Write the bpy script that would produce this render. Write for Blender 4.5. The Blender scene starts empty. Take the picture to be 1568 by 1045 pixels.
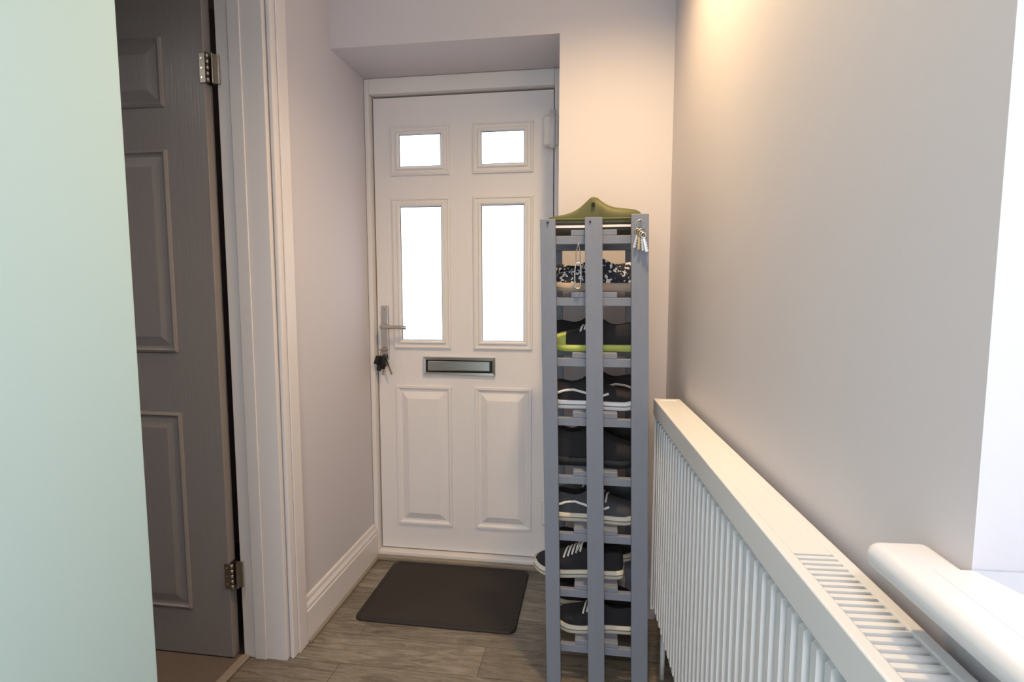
import bpy, bmesh, math, random
from mathutils import Vector, Matrix
random.seed(3)
sc = bpy.context.scene
try:
    sc.view_settings.view_transform = 'Standard'
    sc.view_settings.look = 'None'
except Exception as e:
    print(e)

# ------------------------------------------------------------ materials
def srgb(r, g, b):
    def f(c):
        c /= 255.0
        return c/12.92 if c <= 0.04045 else ((c+0.055)/1.055)**2.4
    return (f(r), f(g), f(b), 1)

def mat(name, col, rough=0.5, metal=0.0, bump=0.0, scale=40, stretch=(1, 1, 1), var=0.0, spec=0.5, coat=0.0):
    m = bpy.data.materials.new(name); m.use_nodes = True
    nt = m.node_tree; b = nt.nodes['Principled BSDF']
    b.inputs['Base Color'].default_value = col
    b.inputs['Roughness'].default_value = rough
    b.inputs['Metallic'].default_value = metal
    b.inputs['Specular IOR Level'].default_value = spec
    b.inputs['Coat Weight'].default_value = coat
    tc = nt.nodes.new('ShaderNodeTexCoord'); mp = nt.nodes.new('ShaderNodeMapping')
    mp.inputs['Scale'].default_value = stretch
    nz = nt.nodes.new('ShaderNodeTexNoise'); nz.inputs['Scale'].default_value = scale
    nz.inputs['Detail'].default_value = 4
    nt.links.new(tc.outputs['Object'], mp.inputs['Vector']); nt.links.new(mp.outputs[0], nz.inputs['Vector'])
    if bump > 0:
        bp = nt.nodes.new('ShaderNodeBump'); bp.inputs['Strength'].default_value = bump
        bp.inputs['Distance'].default_value = 0.003
        nt.links.new(nz.outputs['Fac'], bp.inputs['Height']); nt.links.new(bp.outputs[0], b.inputs['Normal'])
    if var > 0:
        mx = nt.nodes.new('ShaderNodeMixRGB')
        mx.inputs[1].default_value = tuple(c*(1-var) for c in col[:3])+(1,)
        mx.inputs[2].default_value = tuple(min(1, c*(1+var)) for c in col[:3])+(1,)
        nt.links.new(nz.outputs['Fac'], mx.inputs[0]); nt.links.new(mx.outputs[0], b.inputs['Base Color'])
    return m

M = {}
M['wall'] = mat('wall_paint', srgb(212, 208, 214), 0.75, bump=0.05, scale=120)
M['wallcool'] = mat('wall_mint_tint', srgb(184, 209, 211), 0.7, bump=0.05, scale=120)  # pale mint tint, used only on the near left wall
M['ceil'] = mat('ceiling_paint', srgb(235, 232, 228), 0.8)
M['trim'] = mat('gloss_white_trim', srgb(230, 225, 226), 0.4, var=0.02)
M['sill'] = mat('gloss_white_sill', srgb(222, 222, 228), 0.4)
M['upvc'] = mat('white_woodgrain_door', srgb(236, 232, 233), 0.4, bump=0.22, scale=30, stretch=(6, 1, 0.35), var=0.012)
M['upvcs'] = mat('white_upvc', srgb(234, 230, 229), 0.35)
M['grey'] = mat('grey_painted_door', srgb(150, 143, 142), 0.32, bump=0.2, scale=30, stretch=(6, 1, 0.35), var=0.04)
M['rack'] = mat('blue_grey_paint', srgb(126, 132, 148), 0.5, bump=0.2, scale=25, stretch=(3, 3, .6), var=0.08)
M['rad'] = mat('radiator_enamel', srgb(230, 231, 235), 0.3)
M['radin'] = mat('radiator_inner', srgb(130, 130, 134), 0.6)
M['chrome'] = mat('brushed_chrome', srgb(205, 203, 200), 0.25, metal=1)
M['steel'] = mat('aged_steel', srgb(176, 168, 158), 0.35, metal=1, var=0.3, scale=60)
M['brass'] = mat('brass', srgb(170, 145, 105), 0.35, metal=1)
M['black'] = mat('black_rubber', srgb(14, 14, 15), 0.6)
M['mat'] = mat('mat_rubber', srgb(52, 45, 42), 0.85, bump=0.5, scale=400, var=0.15)
M['matedge'] = mat('mat_edge', srgb(40, 35, 33), 0.7)
M['carpet'] = mat('carpet', srgb(112, 98, 90), 0.95, bump=0.8, scale=300, var=0.3)
M['thresh'] = mat('threshold_wood', srgb(150, 138, 124), 0.6, bump=.2, scale=30, stretch=(1, 6, 1), var=0.15)
M['dark'] = mat('dark_lining', srgb(25, 24, 26), 0.8)
M['room'] = mat('side_room_paint', srgb(150, 140, 140), 0.8)

def glass(name, rough, col=(1, 1, 1, 1)):
    m = bpy.data.materials.new(name); m.use_nodes = True
    nt = m.node_tree; b = nt.nodes['Principled BSDF']
    b.inputs['Base Color'].default_value = col
    b.inputs['Roughness'].default_value = rough
    b.inputs['Transmission Weight'].default_value = 1
    b.inputs['IOR'].default_value = 1.1
    return m
M['frost'] = glass('obscured_glass', 0.2)
M['glass'] = glass('clear_glass', 0.0)

def floor_mat():
    m = bpy.data.materials.new('grey_oak_planks'); m.use_nodes = True
    nt = m.node_tree; b = nt.nodes['Principled BSDF']
    tc = nt.nodes.new('ShaderNodeTexCoord')
    mp0 = nt.nodes.new('ShaderNodeMapping')
    mp0.inputs['Location'].default_value = (0.35, 0.055, 0)
    nt.links.new(tc.outputs['Object'], mp0.inputs[0])
    br = nt.nodes.new('ShaderNodeTexBrick')
    br.inputs['Scale'].default_value = 1
    br.inputs['Brick Width'].default_value = 1.22; br.inputs['Row Height'].default_value = 0.150
    br.inputs['Mortar Size'].default_value = 0.0012; br.inputs['Mortar Smooth'].default_value = 0.3
    br.inputs['Color1'].default_value = srgb(118, 110, 99); br.inputs['Color2'].default_value = srgb(144, 136, 124)
    br.inputs['Mortar'].default_value = srgb(74, 68, 60)
    br.offset = 0.37
    nt.links.new(mp0.outputs[0], br.inputs['Vector'])
    mp = nt.nodes.new('ShaderNodeMapping'); mp.inputs['Scale'].default_value = (2.2, 14, 1)
    nt.links.new(tc.outputs['Object'], mp.inputs[0])
    nz = nt.nodes.new('ShaderNodeTexNoise'); nz.inputs['Scale'].default_value = 2.6; nz.inputs['Detail'].default_value = 10
    nz.inputs['Roughness'].default_value = 0.75; nz.inputs['Distortion'].default_value = 1.6
    nt.links.new(mp.outputs[0], nz.inputs['Vector'])
    cr = nt.nodes.new('ShaderNodeValToRGB')
    cr.color_ramp.elements[0].position = 0.36; cr.color_ramp.elements[0].color = (0.48, 0.45, 0.42, 1)
    cr.color_ramp.elements[1].position = 0.64; cr.color_ramp.elements[1].color = (1.3, 1.3, 1.3, 1)
    nt.links.new(nz.outputs['Fac'], cr.inputs[0])
    mx = nt.nodes.new('ShaderNodeMixRGB'); mx.blend_type = 'MULTIPLY'; mx.inputs[0].default_value = 1
    nt.links.new(br.outputs['Color'], mx.inputs[1]); nt.links.new(cr.outputs[0], mx.inputs[2])
    nt.links.new(mx.outputs[0], b.inputs['Base Color'])
    bp = nt.nodes.new('ShaderNodeBump'); bp.inputs['Strength'].default_value = 0.25; bp.inputs['Distance'].default_value = 0.002
    nt.links.new(nz.outputs['Fac'], bp.inputs['Height']); nt.links.new(bp.outputs[0], b.inputs['Normal'])
    b.inputs['Roughness'].default_value = 0.42
    return m
M['floor'] = floor_mat()

# ------------------------------------------------------------ helpers
def link(o, parent=None):
    sc.collection.objects.link(o)
    if parent: o.parent = parent
    return o
def empty(name, loc=(0, 0, 0), rot=(0, 0, 0)):
    e = bpy.data.objects.new(name, None); e.location = loc; e.rotation_euler = rot
    e.empty_display_size = 0.1
    return link(e)
def mesh_obj(name, verts, faces, m, parent=None, smooth=False, fmat=None):
    me = bpy.data.meshes.new(name); me.from_pydata([tuple(v) for v in verts], [], faces)
    ms = m if isinstance(m, (list, tuple)) else [m]
    for k in ms: me.materials.append(k)
    if fmat:
        for p, i in zip(me.polygons, fmat): p.material_index = i
    if smooth:
        for p in me.polygons: p.use_smooth = True
    me.update()
    return link(bpy.data.objects.new(name, me), parent)
BF = [(0, 3, 2, 1), (4, 5, 6, 7), (0, 1, 5, 4), (1, 2, 6, 5), (2, 3, 7, 6), (3, 0, 4, 7)]
def bverts(x0, x1, y0, y1, z0, z1):
    return [(x0, y0, z0), (x1, y0, z0), (x1, y1, z0), (x0, y1, z0), (x0, y0, z1), (x1, y0, z1), (x1, y1, z1), (x0, y1, z1)]
def bevel(o, w, seg=3):
    md = o.modifiers.new('bevel', 'BEVEL'); md.width = w; md.segments = seg; md.limit_method = 'ANGLE'
    for p in o.data.polygons: p.use_smooth = True
    md.harden_normals = True
    return o
def box(name, x0, x1, y0, y1, z0, z1, m, parent=None, bv=0, seg=3):
    o = mesh_obj(name, bverts(x0, x1, y0, y1, z0, z1), BF, m, parent)
    if bv: bevel(o, bv, seg)
    return o
def boxes(name, lst, m, parent=None, bv=0, shear=0.0):
    V = []; F = []
    for b in lst:
        n = len(V); V += [(v[0]+shear*v[2], v[1], v[2]) for v in bverts(*b)]; F += [tuple(i+n for i in f) for f in BF]
    o = mesh_obj(name, V, F, m, parent)
    if bv: bevel(o, bv, 2)
    return o
def rects(name, x0, x1, z0, z1, y, prof, m, parent=None, cap=False):
    """nested rectangle loops on plane y facing -Y. prof: (inset, height)"""
    V = []; F = []
    for d, h in prof:
        V += [(x0+d, y-h, z0+d), (x1-d, y-h, z0+d), (x1-d, y-h, z1-d), (x0+d, y-h, z1-d)]
    for k in range(len(prof)-1):
        a = 4*k; b = a+4
        for i in range(4):
            j = (i+1) % 4; F.append((a+i, a+j, b+j, b+i))
    if cap:
        a = 4*(len(prof)-1); F.append((a, a+1, a+2, a+3))
    return mesh_obj(name, V, F, m, parent)
def cyl(name, p0, p1, r, m, parent=None, seg=20, r2=None):
    p0 = Vector(p0); p1 = Vector(p1); d = (p1-p0)
    bm = bmesh.new()
    bmesh.ops.create_cone(bm, cap_ends=True, segments=seg, radius1=r, radius2=r if r2 is None else r2, depth=d.length)
    q = d.to_track_quat('Z', 'Y').to_matrix().to_4x4()
    bm.transform(Matrix.Translation((p0+p1)/2) @ q)
    me = bpy.data.meshes.new(name); bm.to_mesh(me); bm.free()
    me.materials.append(m)
    for p in me.polygons: p.use_smooth = len(p.vertices) == 4
    return link(bpy.data.objects.new(name, me), parent)
def tube(name, pts, r, m, parent=None, cyclic=False, res=3):
    cu = bpy.data.curves.new(name, 'CURVE'); cu.dimensions = '3D'; cu.bevel_depth = r; cu.bevel_resolution = res
    sp = cu.splines.new('POLY'); sp.points.add(len(pts)-1)
    for p, q in zip(sp.points, pts): p.co = (*q, 1)
    sp.use_cyclic_u = cyclic
    cu.materials.append(m); cu.use_fill_caps = True
    tmp = bpy.data.objects.new(name+'_c', cu); sc.collection.objects.link(tmp)
    dg = bpy.context.evaluated_depsgraph_get()
    me = bpy.data.meshes.new_from_object(tmp.evaluated_get(dg))
    bpy.data.objects.remove(tmp)
    for p in me.polygons: p.use_smooth = True
    if not me.materials: me.materials.append(m)
    return link(bpy.data.objects.new(name, me), parent)
def ring(name, c, r, t, m, parent, axis='y'):
    pts = []
    for i in range(20):
        a = 2*math.pi*i/20
        if axis == 'y': pts.append((c[0]+r*math.cos(a), c[1], c[2]+r*math.sin(a)))
        else: pts.append((c[0], c[1]+r*math.cos(a), c[2]+r*math.sin(a)))
    return tube(name, pts, t, m, parent, True, 2)

# ------------------------------------------------------------ key dimensions
XL = -0.972        # left wall face
YD = 2.33          # front door face
YF = 2.00          # front wall face
ZS = 2.082         # soffit
H = 2.42
CX, CY = 0.252, 2.0
ANG = math.radians(-86.74)

# ------------------------------------------------------------ shell
box('floor', -1.112, 1.2, -2.0, 2.42, -0.1, 0.0, M['floor'])
box('floor_side_room', -4.0, -1.112, -0.8, 2.42, -0.1, 0.004, M['carpet'])
boxes('ceiling', [(-4.1, 1.2, -2.0, 2.42, H, H+0.1)], M['ceil'])
boxes('wall_front', [(-0.133, 0.6, YF, 2.42, 0, H), (-1.10, -0.133, YF, 2.42, ZS, H)], M['wall'])
boxes('wall_left', [(-1.105, XL, 1.60, 2.42, 0, H), (-1.105, XL, 0.80, 1.60, 2.14, H)], M['wall'])
box('wall_left_near', -1.105, -0.75, -2.0, 0.817, 0, H, M['wallcool'], bv=0.006)
box('trim_1', -1.115, XL-0.001, 0.817, 1.585, 2.115, 2.14, M['trim'])
boxes('wall_side_room', [(-4.1, -4.0, -0.9, 2.42, 0, H), (-4.1, -1.105, 2.32, 2.42, 0, H), (-4.1, -1.105, -0.9, -0.8, 0, H)], M['room'])

def local(name): 
    return empty(name, (CX, CY, 0), (0, 0, ANG))
wr = local('wall_right')
S0, S1 = 1.472, 2.60
ZW0, ZW1 = 0.925, 2.08
boxes('wall_panels', [(-0.42, S0, 0, 0.28, 0, H), (S1, 4.1, 0, 0.28, 0, H), (S0, S1, 0, 0.28, 0, ZW0), (S0, S1, 0, 0.28, ZW1, H)], M['wall'], wr)
wn = local('window_1')
fr = []
for a, b in ((S0, S0+0.06), (S1-0.06, S1), ((S0+S1)/2-0.035, (S0+S1)/2+0.035)):
    fr.append((a, b, 0.19, 0.25, ZW0+0.03, ZW1))
fr += [(S0, S1, 0.19, 0.25, ZW0+0.03, ZW0+0.10), (S0, S1, 0.19, 0.25, ZW1-0.06, ZW1)]
boxes('frame', fr, M['upvcs'], wn, bv=0.004)
box('pane', S0+.05, S1-.05, 0.217, 0.223, ZW0+0.08, ZW1-0.05, M['glass'], wn)
sl = local('window_sill')
box('board', S0-0.060, S1+0.05, -0.062, -0.001, 0.930, 0.957, M['sill'], sl, bv=0.0125, seg=6)
box('board_inner', S0+0.001, S1-0.001, -0.034, 0.189, 0.9302, 0.9573, M['sill'], sl)
br_ = local('baseboard_right')
box('board', 0.0, 3.9, -0.016, 0, 0, 0.14, M['trim'], br_, bv=0.004)

def baseboard(name, x, y0, y1, h, t=0.018):
    prof = [(0, 0), (t, 0), (t, h-0.045), (t-0.003, h-0.04), (t-0.003, h-0.03), (t-0.009, h-0.018), (t-0.011, h-0.004), (t-0.014, h), (0, h)]
    V = [(x+a, y0, b) for a, b in prof]+[(x+a, y1, b) for a, b in prof]
    n = len(prof); F = [(i, (i+1) % n, (i+1) % n+n, i+n) for i in range(n)]+[tuple(range(n))[::-1], tuple(range(n, 2*n))]
    return mesh_obj(name, V, F, M['trim'])
baseboard('baseboard_left', XL, 1.675, 2.29, 0.155)
box('baseboard_front', -0.133, 0.23, YF-0.016, YF, 0, 0.145, M['trim'], bv=0.004)
box('trim_2', XL+0.018, XL+0.030, 1.675, 2.29, 0, 0.012, M['thresh'], bv=0.003)

tr = empty('trim_3')
boxes('architrave', [(XL, XL+0.013, 1.592, 1.676, 0, 2.19), (XL+0.013, XL+0.019, 1.618, 1.672, 0, 2.19)], M['trim'], tr, bv=0.003)
boxes('lining', [(-1.127, XL-0.004, 1.578, 1.60, 0, 2.115)], M['trim'], tr, bv=0.002)
boxes('door_stop', [(-1.085, -1.045, 1.573, 1.578, 0, 2.115)], M['trim'], tr, bv=0.002)
boxes('architrave_room_side', [(-1.14, -1.127, 1.63, 1.70, 0, 2.1)], M['trim'], tr)
boxes('head', [(XL, XL+0.016, 0.80, 1.676, 2.13, 2.20)], M['trim'], tr, bv=0.003)
box('trim_4', -1.135, -1.105, 0.82, 1.578, 0, 0.010, M['thresh'], bv=0.004)

# ------------------------------------------------------------ front door
d1 = empty('door_1')
LX0, LX1, LZ0, LZ1 = -0.945, -0.177, 0.037, 2.011
G = [(-0.832, -0.651, 1.7245, 1.856), (-0.477, -0.297, 1.7245, 1.856), (-0.832, -0.651, 0.9856, 1.5565), (-0.477, -0.297, 0.9856, 1.5565)]
T = 0.045
E = 0.030   # rebate hidden behind the beads
lv = [(LX0, -0.832-E), (-0.651+E, -0.477-E), (-0.297+E, LX1)]
parts = [(a, b, YD, YD+T, LZ0, LZ1) for a, b in lv]
for a, b in ((-0.832-E, -0.651+E), (-0.477-E, -0.297+E)):
    parts += [(a, b, YD, YD+T, 1.856+E, LZ1), (a, b, YD, YD+T, 1.5565+E, 1.7245-E), (a, b, YD, YD+T, LZ0, 0.9856-E)]
boxes('leaf', parts, M['upvc'], d1)
for i, (a, b, c, d) in enumerate(G):
    w = 0.038
    rects('glazing_bead_%d' % i, a-w, b+w, c-w, d+w, YD, [(0, 0), (0.002, 0.008), (0.008, 0.010), (0.012, 0.006), (0.022, 0.006), (0.026, 0.012), (0.032, 0.012), (0.038, 0.004), (0.0385, 0.0)], M['upvcs'], d1)
    box('glass_%d' % i, a-.004, b+.004, YD-0.001, YD+0.001, c-.004, d+.004, M['frost'], d1)
    rects('gasket_%d' % i, a-0.001, b+0.001, c-0.001, d+0.001, YD-0.0015, [(0, 0), (0.0005, 0.0018), (0.0028, 0.0018), (0.003, -0.0005)], M['dark'], d1)
for i, (a, b) in enumerate(((-0.868, -0.613), (-0.512, -0.262))):
    rects('moulded_panel_%d' % i, a, b, 0.150, 0.785, YD, [(0, -0.002), (0.003, 0.008), (0.012, 0.008), (0.020, 0.001), (0.028, 0.0003), (0.058, 0.013)], M['upvc'], d1, cap=True)
boxes('frame', [(XL+.001, -0.951, YD-0.035, YD+0.07, 0.0, ZS-.001), (-0.171, -0.134, YD-0.035, YD+0.07, 0.0, ZS-.001), (-0.951, -0.171, YD-0.035, YD+0.07, 2.018, ZS-.001)], M['upvcs'], d1, bv=0.003)
boxes('seal', [(-0.952, -0.170, YD+0.046, YD+0.07, 2.0, 2.02), (-0.953, -0.935, YD+0.046, YD+0.068, 0.03, 2.02), (-0.187, -0.17, YD+0.046, YD+0.068, 0.03, 2.02), (-0.95, -0.17, YD+0.046, YD+0.068, 0.02, 0.05)], M['black'], d1)
boxes('sill_strip', [(-0.951, -0.171, YD-0.035, YD+0.07, 0.0, 0.031)], M['upvcs'], d1, bv=0.003)
box('trim_5', XL+0.02, -0.134, YD-0.062, YD-0.036, 0, 0.018, M['thresh'], bv=0.004)
lb = (-0.739, -0.419, 0.834, 0.914)
rects('letterbox_frame', *lb, YD, [(0, 0), (0.001, 0.010), (0.004, 0.013), (0.013, 0.012), (0.015, 0.004)], M['chrome'], d1, cap=True)
rects('letterbox_flap', lb[0]+0.020, lb[1]-0.020, lb[2]+0.018, lb[3]-0.016, YD-0.004, [(0, 0), (0.002, 0.007), (0.006, 0.009)], M['chrome'], d1, cap=True)
rects('letterbox_groove', lb[0]+0.014, lb[1]-0.014, lb[2]+0.013, lb[3]-0.013, YD-0.0045, [(0, 0), (0.001, 0.0005)], M['dark'], d1, cap=True)
box('handle_plate', -0.927, -0.893, YD-0.010, YD, 0.900, 1.135, M['chrome'], d1, bv=0.008, seg=4)
cyl('handle_boss', (-0.910, YD-0.008, 1.044), (-0.910, YD-0.045, 1.044), 0.011, M['chrome'], d1)
tube('handle_lever', [(-0.910, YD-0.045, 1.044), (-0.90, YD-0.052, 1.044), (-0.87, YD-0.054, 1.045), (-0.83, YD-0.053, 1.044), (-0.800, YD-0.047, 1.042)], 0.0085, M['chrome'], d1)
cyl('key_cylinder', (-0.910, YD-0.006, 0.945), (-0.910, YD-0.022, 0.945), 0.0095, M['steel'], d1)
for z in (1.12, 0.915):
    cyl('plate_screw', (-0.910, YD-0.009, z), (-0.910, YD-0.0115, z), 0.004, M['steel'], d1, 10)
for z0 in (1.78, 0.95, 0.2):
    box('hinge_block', -0.215, -0.150, YD-0.05, YD-0.001, z0, z0+0.12, M['upvcs'], d1, bv=0.012)
    cyl('hinge_knuckle', (-0.176, YD-0.058, z0-0.012), (-0.176, YD-0.058, z0+0.132), 0.011, M['upvcs'], d1)
kb = empty('key_bunch')
ring('ring', (-0.912, YD-0.030, 0.925), 0.014, 0.0015, M['steel'], kb)
box('key_in_lock', -0.922, -0.898, YD-0.048, YD-0.022, 0.941, 0.949, M['steel'], kb, bv=0.002)
for i, (dx, a, m) in enumerate(((-0.018, 10, 'black'), (-0.006, -5, 'dark'), (0.006, -10, 'black'), (-0.028, 20, 'black'))):
    o = box('fob_%d' % i, -0.010, 0.010, -0.004, 0.004, -0.068+0.01*i, 0.0, M[m], kb, bv=0.004)
    o.location = (-0.912+dx*0.5, YD-0.034-0.006*i, 0.918); o.rotation_euler = (0, math.radians(a), 0)
for i, a in enumerate((8, -20)):
    o = box('key_%d' % i, -0.004, 0.004, -0.001, 0.001, -0.085, 0.0, M['steel'], kb)
    o.location = (-0.905, YD-0.028, 0.915); o.rotation_euler = (0, math.radians(a), 0)

# ------------------------------------------------------------ grey side-room door (open)
d2 = empty('door_2')
DX0, DX1, DY = -1.915, -1.153, 1.557
DZ1 = 2.10
cols = ((-1.500, -1.288), (-1.780, -1.568))
rows = ((0.165, 0.8175), (1.009, 1.628), (1.752, 1.955))
box('leaf', DX0, DX1, DY, DY+0.035, 0.008, DZ1, M['grey'], d2, bv=0.002)
for ci, (a, b) in enumerate(cols):
    for ri, (c, d) in enumerate(rows):
        rects('moulding_%d_%d' % (ci, ri), a, b, c, d, DY, [(0, -0.001), (0.002, 0.006), (0.008, 0.009), (0.013, 0.003), (0.020, 0.001), (0.050, 0.009)], M['grey'], d2, cap=True)
for z in (0.245, 1.815):
    boxes('hinge_leaf', [(-1.152, -1.149, DY-0.001, DY+0.033, z, z+0.085), (-1.128, -1.1255, DY+0.0, DY+0.02, z, z+0.085)], M['steel'], d2)
    boxes('hinge_face', [(-1.166, -1.142, DY-0.004, DY-0.001, z, z+0.085), (-1.137, -1.114, DY+0.012, DY+0.019, z, z+0.085)], M['steel'], d2, bv=0.001)
    for k in range(5):
        cyl('hinge_knuckle', (-1.140, DY-0.004, z+0.017*k+0.001), (-1.140, DY-0.004, z+0.017*k+0.016), 0.0058, M['steel'], d2, 14)
    for k in (0.015, 0.042, 0.070):
        cyl('hinge_screw', (-1.158, DY-0.003, z+k), (-1.158, DY-0.0055, z+k), 0.003, M['chrome'], d2, 10)
cyl('knob', (-1.86, DY, 1.0), (-1.86, DY-0.05, 1.0), 0.012, M['chrome'], d2)
cyl('lever', (-1.86, DY-0.045, 1.0), (-1.75, DY-0.045, 1.0), 0.009, M['chrome'], d2)

# ------------------------------------------------------------ doormat
def roundrect(x0, x1, y0, y1, r, n=6):
    P = []
    for cx, cy, a0 in ((x1-r, y1-r, 0), (x0+r, y1-r, 90), (x0+r, y0+r, 180), (x1-r, y0+r, 270)):
        for i in range(n+1):
            a = math.radians(a0+90*i/n); P.append((cx+r*math.cos(a), cy+r*math.sin(a)))
    return P
def slab(name, loops, m, fm=None):
    V = []; F = []; n = len(loops[0][0]); mi = []
    for P, z in loops: V += [(x, y, z) for x, y in P]
    for k in range(len(loops)-1):
        for i in range(n):
            j = (i+1) % n; F.append((k*n+i, k*n+j, (k+1)*n+j, (k+1)*n+i)); mi.append(0 if fm is None else fm[k])
    F.append(tuple(range((len(loops)-1)*n, len(loops)*n))); mi.append(0 if fm is None else fm[-1])
    F.append(tuple(range(n))[::-1]); mi.append(0)
    return mesh_obj(name, V, F, m, None, False, mi)
mx0, mx1, my0, my1 = -0.860, -0.262, 1.82, 2.260
def rr(d): return roundrect(mx0+d, mx1-d, my0+d, my1-d, 0.035-d*0.5)
slab('doormat', [(rr(0), 0.0), (rr(0), 0.005), (rr(0.003), 0.009), (rr(0.022), 0.009), (rr(0.026), 0.0075)], [M['matedge'], M['mat']], [0, 0, 0, 0, 1])

# ------------------------------------------------------------ radiator
rd = local('radiator')
RS0, RS1 = 0.305, 1.86
RZ0, RZ1 = 0.206, 0.880
YFf = -0.088
pitch = 0.0333
prof = [(0.0, 0), (0.22, 0), (0.30, 1), (0.70, 1), (0.78, 0)]
ss = []
s = RS0+0.02
while s < RS1-0.02-pitch:
    for t, h in prof: ss.append((s+t*pitch, h))
    s += pitch
ss = [(RS0+0.004, 0)]+ss+[(RS1-0.004, 0)]
rowsz = [(RZ0, 0, -0.006), (RZ0+0.006, 0, 0), (RZ0+0.022, 0, 0), (RZ0+0.040, 1, 0), (RZ1-0.066, 1, 0), (RZ1-0.054, 0, 0), (RZ1-0.045, 0, 0)]
V = []; F = []
for z, k, off in rowsz:
    for a, h in ss: V.append((a, YFf+0.020-off - 0.018*h*k, z))
n = len(ss)
for r in range(len(rowsz)-1):
    for i in range(n-1): F.append((r*n+i, r*n+i+1, (r+1)*n+i+1, (r+1)*n+i))
o = mesh_obj('front_panel', V, F, M['rad'], rd)
sd = o.modifiers.new('th', 'SOLIDIFY'); sd.thickness = 0.002; sd.offset = -1
boxes('back_panel', [(RS0+.01, RS1-.01, -0.028, -0.018, RZ0+.01, RZ1-0.03)], M['radin'], rd)
boxes('convector_core', [(RS0+.02, RS1-.02, YFf+0.03, -0.04, RZ0+.03, RZ1-0.05)], M['radin'], rd)
boxes('end_covers', [(RS0, RS0+0.004, YFf, -0.015, RZ0+0.01, RZ1-0.004), (RS1-0.004, RS1, YFf, -0.015, RZ0+0.01, RZ1-0.004)], M['rad'], rd, bv=0.001)
SG = 1.285
boxes('top_cover_frame', [(RS0-.002, RS1+.002, YFf-0.004, YFf+0.012, RZ1-0.050, RZ1), (RS0, RS1, -0.030, -0.015, RZ1-0.02, RZ1), (RS0-.002, RS0+0.02, YFf+.004, -0.016, RZ1-0.02, RZ1-.0005)], M['rad'], rd, bv=0.003)
boxes('top_cover', [(RS0+.01, SG, YFf+0.010, -0.028, RZ1-0.008, RZ1-0.0025)], M['rad'], rd)
sl_ = []
s = SG+0.006
while s < RS1-0.01:
    sl_.append((s, s+0.0065, YFf+0.011, -0.029, RZ1-0.010, RZ1-0.002)); s += 0.0125
boxes('top_grille_slats', sl_, M['rad'], rd)
for sx in (RS0+0.05, RS1-0.05):
    cyl('valve', (sx-0.03, -0.05, 0.215), (sx-0.03, -0.05, 0.16), 0.013, M['chrome'], rd)
    cyl('pipe', (sx-0.03, -0.05, 0.17), (sx-0.03, -0.05, 0.0), 0.0075, M['rad'], rd)
boxes('brackets', [(RS0+0.25, RS0+0.28, -0.02, 0.0, 0.25, 0.85), (RS1-0.28, RS1-0.25, -0.02, 0.0, 0.25, 0.85)], M['radin'], rd)

# ------------------------------------------------------------ shoe rack
rk = empty('shoe_rack')
SH = -0.0195
Y0, Y1 = 1.600, 1.925
XA, XB = -0.131, 0.171
pf = [(XA, XA+0.043, Y0, Y0+0.02, 0, 1.405), (XB-0.048, XB, Y0, Y0+0.02, 0, 1.415), (-0.005, 0.044, Y0-0.002, Y0+0.016, 0, 1.408)]
pb = [(XA, XA+0.043, Y1-0.02, Y1, 0, 1.40), (XB-0.048, XB, Y1-0.02, Y1, 0, 1.40), (-0.005, 0.044, Y1-0.016, Y1+0.002, 0, 1.40)]
boxes('posts', pf+pb, M['rack'], rk, bv=0.0015, shear=SH)
tiers = [0.109+0.177*k for k in range(8)]
bars = []
for z in tiers:
    bars += [(XA+0.002, XB-0.002, Y0+0.0205, Y0+0.038, z-0.013, z+0.011),
             (XA+0.002, XB-0.002, Y1-0.038, Y1-0.0205, z-0.013, z+0.011),
             (-0.045, 0.085, Y0+0.021, Y1-0.021, z+0.0115, z+0.0275)]
boxes('tier_slats', bars, M['rack'], rk, bv=0.0015, shear=SH)
for x, z in ((-0.112+0.003, 1.395), (0.01, 1.395)):
    cyl('screw', (x+SH*z, Y0-0.004, z), (x+SH*z, Y0+0.002, z), 0.003, M['dark'], rk, 10)
def SX(x, z): return x+SH*z

# ------------------------------------------------------------ shoes
def fabric(name, c, var=0.15, scale=200): return mat(name, c, 0.85, bump=0.4, scale=scale, var=var)
F_black = fabric('black_canvas', srgb(33, 33, 38))
F_grey = fabric('grey_suede', srgb(66, 68, 75))
F_white = fabric('white_canvas', srgb(238, 236, 232), 0.05)
R_cream = mat('cream_rubber', srgb(214, 206, 190), 0.6, var=0.08)
R_white = mat('white_rubber', srgb(236, 236, 240), 0.5, var=0.03)
R_lime = mat('lime_foam', srgb(182, 192, 98), 0.5)
R_tan = mat('tan_rubber', srgb(168, 152, 138), 0.6, var=0.1)
R_black = mat('sole_black', srgb(20, 20, 22), 0.6)
OLIVE = mat('olive_foam', srgb(88, 90, 52), 0.6, var=0.06, scale=10)
L_dark = fabric('lining_dark', srgb(34, 33, 36))
L_grey = fabric('lining_grey', srgb(120, 118, 118))
def floral():
    m = bpy.data.materials.new('floral_canvas'); m.use_nodes = True
    nt = m.node_tree; b = nt.nodes['Principled BSDF']
    tc = nt.nodes.new('ShaderNodeTexCoord'); v = nt.nodes.new('ShaderNodeTexNoise'); v.inputs['Scale'].default_value = 95
    cr = nt.nodes.new('ShaderNodeValToRGB'); cr.color_ramp.interpolation = 'CONSTANT'
    cr.color_ramp.elements[0].color = srgb(28, 32, 46); cr.color_ramp.elements[1].position = 0.57; cr.color_ramp.elements[1].color = srgb(210, 209, 213)
    nt.links.new(tc.outputs['Object'], v.inputs['Vector']); nt.links.new(v.outputs['Fac'], cr.inputs[0]); nt.links.new(cr.outputs[0], b.inputs['Base Color'])
    b.inputs['Roughness'].default_value = 0.8
    return m
F_floral = floral()

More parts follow.
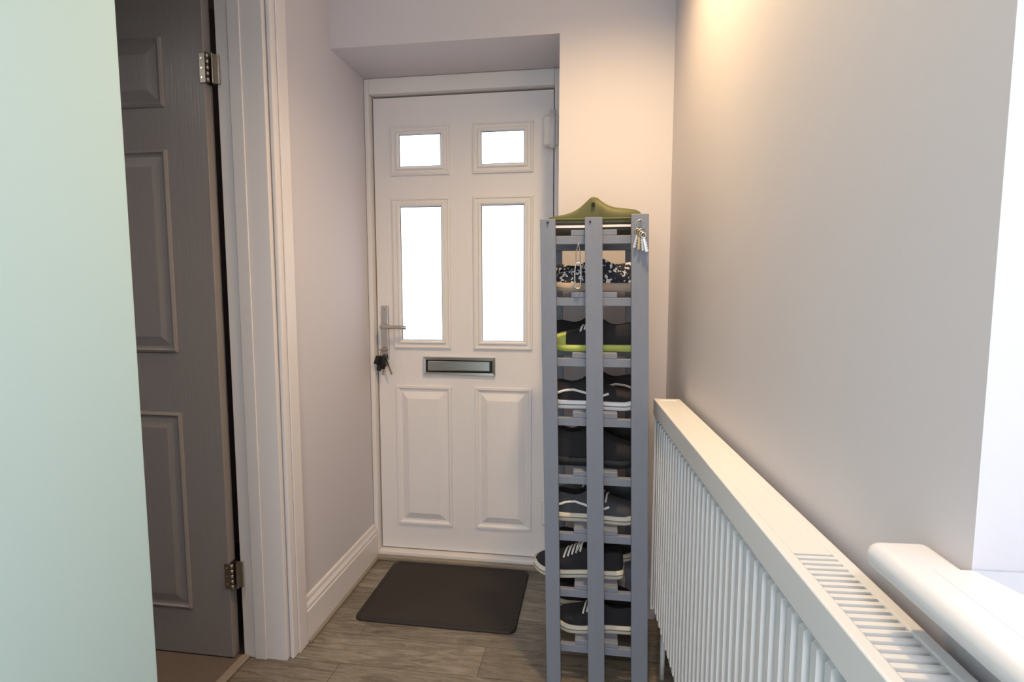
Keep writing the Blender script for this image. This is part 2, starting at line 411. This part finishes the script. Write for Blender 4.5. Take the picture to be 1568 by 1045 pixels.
ST = [(0.00, 0.018, 0.0, 0.050, 1), (0.02, 0.028, 0, 0.066, 1), (0.10, 0.034, 0, 0.070, 1), (0.22, 0.035, 0.001, 0.060, 1), (0.33, 0.034, 0.002, 0.062, 1),
      (0.40, 0.035, 0.003, 0.078, 1), (0.43, 0.036, 0.003, 0.080, 0), (0.52, 0.040, 0.004, 0.068, 0), (0.62, 0.045, 0.005, 0.054, 0), (0.72, 0.049, 0.005, 0.044, 0),
      (0.82, 0.048, 0.004, 0.039, 0), (0.91, 0.041, 0.002, 0.034, 0), (0.97, 0.028, 0.0, 0.026, 0), (1.0, 0.014, 0, 0.014, 0)]
def interp(t, k):
    for a, b in zip(ST, ST[1:]):
        if a[0] <= t <= b[0]:
            u = (t-a[0])/(b[0]-a[0]); return a[k]*(1-u)+b[k]*u
    return ST[-1][k]
def shoe(name, loc, ang, L, upper, solem, lin, lace=None, stripe=None, sole_h=0.026, hs=1.0, toe=None, ws=1.0, band=None):
    """heel at -L/2, toe at +L/2 along local x"""
    e = empty(name, loc, (0, 0, math.radians(ang)))
    V = []; F = []; mi = []
    for t, w, c, h, op in ST:
        w *= ws*0.96; h *= hs; x = (t-0.5)*L*0.975; b = sole_h*0.7
        if op: inn = 0.010; P = [(-w, 0), (-w*1.03, h*0.35), (-w*0.93, h*0.75), (-w*0.74, h), (-w*0.62, h*0.9), (-w*0.55, inn), (0, inn*0.8), (w*0.55, inn), (w*0.62, h*0.9), (w*0.74, h), (w*0.93, h*0.75), (w*1.03, h*0.35), (w, 0)]
        else: P = [(-w, 0), (-w*1.03, h*0.35), (-w*0.9, h*0.68), (-w*0.68, h*0.88), (-w*0.5, h*0.96), (-w*0.3, h), (0, h*1.03), (w*0.3, h), (w*0.5, h*0.96), (w*0.68, h*0.88), (w*0.9, h*0.68), (w*1.03, h*0.35), (w, 0)]
        V += [(x, c+p, b+q) for p, q in P]
    n = 13
    for k in range(len(ST)-1):
        for i in range(n-1):
            F.append((k*n+i, (k+1)*n+i, (k+1)*n+i+1, k*n+i+1))
            inside = ST[k][4] and 3 <= i <= 8
            mi.append(1 if inside else (2 if (toe and ST[k][0] > 0.80) else 0))
    F.append(tuple(range(n))); mi.append(0)
    a = (len(ST)-1)*n; F.append(tuple(range(a, a+n))[::-1]); mi.append(0)
    u = mesh_obj('upper', V, F, [upper, lin, toe or upper], e, True, mi)
    md = u.modifiers.new('s', 'SUBSURF'); md.levels = 2; md.render_levels = 2
    N = 22; out = []
    ts = [0.5-0.5*math.cos(math.pi*i/N) for i in range(N+1)]
    for t in ts: out.append(((t-0.5)*L, interp(t, 2)-(interp(t, 1)*ws+0.003)*(0.35 if t in (0, 1) else 1)))
    for t in ts[::-1]: out.append(((t-0.5)*L, interp(t, 2)+(interp(t, 1)*ws+0.003)*(0.35 if t in (0, 1) else 1)))
    V = []; F = []; mi = []; m = len(out)
    lay = ((0.95, 0), (0.995, 0.003), (1.0, sole_h*0.42), (1.004, sole_h*0.44), (1.004, sole_h*0.54), (1.0, sole_h*0.56), (0.995, sole_h-0.002), (0.93, sole_h))
    for sc_, z in lay:
        for x, y in out:
            tt = x/L+0.5
            lift = 0.012*max(0, (tt-0.8)/0.2)**2 + 0.003*max(0, (0.08-tt)/0.08)
            V.append((x*(0.99 if sc_ < 1 else 1), y*sc_, z+lift))
    for k in range(len(lay)-1):
        for i in range(m):
            j = (i+1) % m; F.append((k*m+i, k*m+j, (k+1)*m+j, (k+1)*m+i)); mi.append(1 if 2 <= k <= 4 and band else 0)
    F.append(tuple(range(m))[::-1]); F.append(tuple(range((len(lay)-1)*m, len(lay)*m))); mi += [0, 0]
    mesh_obj('sole', V, F, [solem, band or solem], e, True, mi)
    def surf(t, sgn, f):
        w = interp(t, 1)*ws*0.96; h = interp(t, 3)*hs
        ww = w*(1.03 if f <= 0.4 else (1.03-(f-0.4)*0.4))
        return ((t-0.5)*L*0.975, interp(t, 2)+sgn*(ww+0.0003), sole_h*0.7+h*f)
    if stripe:
        for sgn in (-1, 1):
            pts = [surf(t, sgn, f) for t, f in ((0.05, 0.40), (0.10, 0.46), (0.15, 0.56), (0.2, 0.63), (0.26, 0.66), (0.32, 0.58), (0.38, 0.44), (0.44, 0.34), (0.50, 0.31), (0.55, 0.35), (0.60, 0.46), (0.65, 0.62))]
            tube('side_stripe', pts, 0.0038, stripe, e)
    if lace:
        for k in range(5):
            t = 0.45+0.045*k; w = interp(t, 1)*ws; h = interp(t, 3)*hs; z = sole_h*0.7
            x = (t-0.5)*L*0.975; c = interp(t, 2)
            tube('lace', [(x-0.006, c-w*0.78, z+h*0.80), (x-0.003, c-w*0.5, z+h*0.98), (x, c, z+h*1.06), (x+0.004, c+w*0.5, z+h*0.98), (x+0.008, c+w*0.78, z+h*0.80)], 0.003, lace, e)
        t = 0.44; h = interp(t, 3)*hs; x = (t-0.5)*L
        for sgn in (-1, 1):
            tube('lace_bow', [(x, 0, sole_h*.7+h*1.04), (x+0.01, sgn*0.014, sole_h*.7+h*1.18), (x+0.02, sgn*0.032, sole_h*.7+h*1.0), (x+0.022, sgn*0.036, sole_h*.7+h*0.8), (x+0.012, sgn*0.02, sole_h*.7+h*0.98), (x, 0, sole_h*.7+h*1.04)], 0.0022, lace, e)
    return e
def tz(k): return tiers[k]+0.0278
cxr = 0.020
def put(k, y, ang, L=0.275, dx=0.0, **kw):
    z = tz(k)
    return shoe('sneaker', (SX(cxr, z)+dx, y, z), ang, L, **kw)
VA = dict(upper=F_black, solem=R_white, lin=L_dark, stripe=F_white, lace=F_black, band=L_grey)
VG = dict(upper=F_grey, solem=R_cream, lin=L_dark, lace=F_white, toe=None, hs=1.1, band=L_grey)
FL = dict(upper=F_floral, solem=R_tan, lin=L_grey, lace=F_white, hs=1.1)
LM = dict(upper=F_black, solem=R_lime, lin=L_dark, lace=F_white, hs=1.1, sole_h=0.020)
BK = dict(upper=F_black, solem=R_black, lin=L_dark, hs=1.45)
CV = dict(upper=F_black, solem=R_cream, lin=L_dark, lace=F_white, band=L_grey)
put(6, 1.705, 184, **FL); put(6, 1.825, 2, **FL)
put(5, 1.705, 180, toe=R_lime, **LM); put(5, 1.825, 4, toe=R_lime, **LM)
put(4, 1.705, 0, **VA); put(4, 1.825, 180, **VA)
put(3, 1.705, 0, **BK); put(3, 1.825, 180, **BK)
put(2, 1.705, 0, stripe=F_white, **VG); put(2, 1.825, 180, **VG)
put(1, 1.705, 178, L=0.285, dx=-0.055, **CV); put(1, 1.825, 2, dx=0.0, **CV)
put(0, 1.705, 180, L=0.27, **CV); put(0, 1.825, 0, L=0.27, **CV)

def flat_sole(e, L, layers):
    for j, (z0, z1, m) in enumerate(layers):
        N = 20; out = []
        ts = [0.5-0.5*math.cos(math.pi*i/N) for i in range(N+1)]
        for t in ts: out.append(((t-0.5)*L, interp(t, 2)-(interp(t, 1))*(0.35 if t in (0, 1) else 1)))
        for t in ts[::-1]: out.append(((t-0.5)*L, interp(t, 2)+(interp(t, 1))*(0.35 if t in (0, 1) else 1)))
        m_ = len(out); V = [(x, y, z0) for x, y in out]+[(x, y, z1) for x, y in out]
        F = [(i, (i+1) % m_, (i+1) % m_+m_, i+m_) for i in range(m_)]+[tuple(range(m_))[::-1], tuple(range(m_, 2*m_))]
        mesh_obj('sole_%d' % j, V, F, m, e)
z7 = tz(7)
for k, y in enumerate((1.695, 1.82)):
    e = empty('slip_on_clog', (SX(cxr, z7)+0.004*k, y, z7), (0, 0, math.radians(2-4*k)))
    flat_sole(e, 0.285, [(0, 0.010, R_black), (0.010, 0.017, R_white), (0.017, 0.024, R_black), (0.024, 0.032, OLIVE)])
    prof_h = [(0.0, 0.006, 1), (0.04, 0.012, 1), (0.12, 0.015, 1), (0.20, 0.019, 1), (0.28, 0.026, 1), (0.36, 0.041, 1), (0.43, 0.061, 1), (0.475, 0.073, 1), (0.50, 0.075, 0), (0.54, 0.067, 0), (0.60, 0.052, 0), (0.67, 0.042, 0), (0.76, 0.037, 0), (0.87, 0.035, 0), (0.94, 0.031, 0), (0.98, 0.024, 0), (1.0, 0.014, 0)]
    V = []; F = []; n = 13; mi = []
    for t, h, op in prof_h:
        w = max(0.018, interp(min(t, 0.985), 1))*0.98; c = interp(t, 2)
        if 0.3 < t < 0.6: w *= 0.86
        if op: P = [(-w, 0), (-w*1.02, h*.5), (-w*0.95, h*.9), (-w*0.88, h), (-w*0.82, h*.9), (-w*.78, 0.004), (0, 0.002), (w*.78, 0.004), (w*.82, h*.9), (w*.88, h), (w*.95, h*.9), (w*1.02, h*.5), (w, 0)]
        else: P = [(-w, 0), (-w*1.03, h*0.35), (-w*0.95, h*0.68), (-w*0.75, h*0.88), (-w*0.5, h*0.97), (-w*0.3, h), (0, h*1.02), (w*0.3, h), (w*0.5, h*0.97), (w*0.75, h*0.88), (w*0.95, h*0.68), (w*1.03, h*0.35), (w, 0)]
        V += [((t-0.5)*0.28, c+p, 0.031+q) for p, q in P]
    for q in range(len(prof_h)-1):
        for i in range(n-1):
            F.append((q*n+i, (q+1)*n+i, (q+1)*n+i+1, q*n+i+1)); mi.append(1 if prof_h[q][2] and 4 <= i <= 7 else 0)
    F.append(tuple(range(n))); a = (len(prof_h)-1)*n; F.append(tuple(range(a, a+n))[::-1]); mi += [0, 0]
    u = mesh_obj('upper', V, F, [OLIVE, L_dark], e, True, mi)
    md = u.modifiers.new('s', 'SUBSURF'); md.levels = 2; md.render_levels = 2
    for sg in (-1, 1):
        cyl('strap_rivet', (-0.004, sg*0.025, 0.078), (-0.004, sg*0.036, 0.076), 0.0055, R_black, e, 14)
        # moulded welt along the foot of the upper
        pts = [((t-0.5)*0.282, interp(t, 2)+sg*interp(t, 1)*0.995, 0.034) for t in (0.04, .12, .22, .33, .43, .52, .62, .72, .82, .91, .96)]
        tube('welt', pts, 0.0032, OLIVE, e)

# keys hanging on rack post
kr = empty('hanging_keys')
kx = SX(0.147, 1.39); ky = Y0-0.006
cyl('hook', (kx, Y0+0.001, 1.398), (kx, Y0-0.012, 1.398), 0.0018, M['steel'], kr, 10)
ring('ring', (kx, ky, 1.385), 0.0125, 0.0012, M['chrome'], kr)
for i, (a, m, dx) in enumerate(((12, 'steel', -0.004), (3, 'brass', -0.001), (-5, 'steel', 0.003), (-12, 'chrome', 0.006))):
    g = empty('key_%d' % i, (kx+dx, ky-0.003*i, 1.378-0.004*i), (0, math.radians(a), 0)); g.parent = kr
    ring('bow', (0, 0, -0.012), 0.007, 0.0022, M[m], g)
    box('blade', -0.003, 0.003, -0.001, 0.001, -0.058, -0.017, M[m], g)
    boxes('teeth', [(0.0025, 0.005, -0.001, 0.001, -0.056+0.007*q, -0.052+0.007*q) for q in range(4)], M[m], g)
cb = empty('carabiner_clip')
cxx = SX(-0.026, 1.24)
pts = []
for i in range(24):
    a = 2*math.pi*i/24; pts.append((cxx+0.009*math.cos(a), Y0+0.012, 1.245+0.036*max(-1, min(1, 1.25*math.sin(a)))))
tube('loop', pts, 0.0022, M['chrome'], cb, True)
tube('strap', [(cxx-0.005, Y0+0.012, 1.281), (cxx-0.006, Y0+0.014, 1.31), (cxx, Y0+0.018, 1.338), (cxx+0.006, Y0+0.014, 1.31), (cxx+0.005, Y0+0.012, 1.281)], 0.0018, M['steel'], cb)

# ------------------------------------------------------------ lights
lamp = empty('ceiling_light')
LPX, LPY = 0.06, 1.30
cyl('housing', (LPX, LPY, H-0.001), (LPX, LPY, H-0.02), 0.05, M['chrome'], lamp, 32)
def spot(name, loc, energy, col, size, blend, rad, rot=(0, 0, 0)):
    l = bpy.data.lights.new(name, 'SPOT'); l.energy = energy; l.color = col; l.spot_size = math.radians(size); l.spot_blend = blend; l.shadow_soft_size = rad
    o = bpy.data.objects.new(name, l); o.location = loc; o.rotation_euler = rot; return link(o)
def area(name, loc, rot, energy, col, sx, sy):
    l = bpy.data.lights.new(name, 'AREA'); l.energy = energy; l.color = col; l.shape = 'RECTANGLE'; l.size = sx; l.size_y = sy
    o = bpy.data.objects.new(name, l); o.location = loc; o.rotation_euler = rot; return link(o)
spot('lamp_bulb', (LPX, LPY, H-0.03), 90, (1.0, 0.68, 0.34), 145, 0.8, 0.05)
spot('fill_hall', (-0.1, -1.0, H-0.03), 150, (1.0, 0.94, 0.91), 165, 0.8, 0.2)  # added fill behind the camera, brightens the hall; no fixture
spot('fill_side_room', (-2.0, 0.3, H-0.03), 50, (1.0, 0.93, 0.88), 160, 0.8, 0.15)  # invented fill out of view, lifts the dim side room
wc = Vector((CX, CY, 0)) + Vector((math.cos(ANG), math.sin(ANG), 0))*((S0+S1)/2) + Vector((-math.sin(ANG), math.cos(ANG), 0))*0.42
area('daylight', (wc.x, wc.y, 1.6), (math.radians(90), 0, ANG+math.radians(180)), 6, (0.74, 0.87, 1.0), 1.3, 1.3)

w = bpy.data.worlds.new('sky'); sc.world = w; w.use_nodes = True
bg = w.node_tree.nodes['Background']; bg.inputs[0].default_value = (0.86, 0.93, 1.0, 1); bg.inputs[1].default_value = 2.35

# ------------------------------------------------------------ camera
cam = bpy.data.cameras.new('camera'); cam.lens = 19.54; cam.sensor_width = 36; cam.clip_start = 0.02
co = bpy.data.objects.new('camera', cam); co.location = (0, 0, 1.207)
co.rotation_euler = (math.radians(90-5.34), 0, math.radians(8.5)); link(co)
sc.camera = co
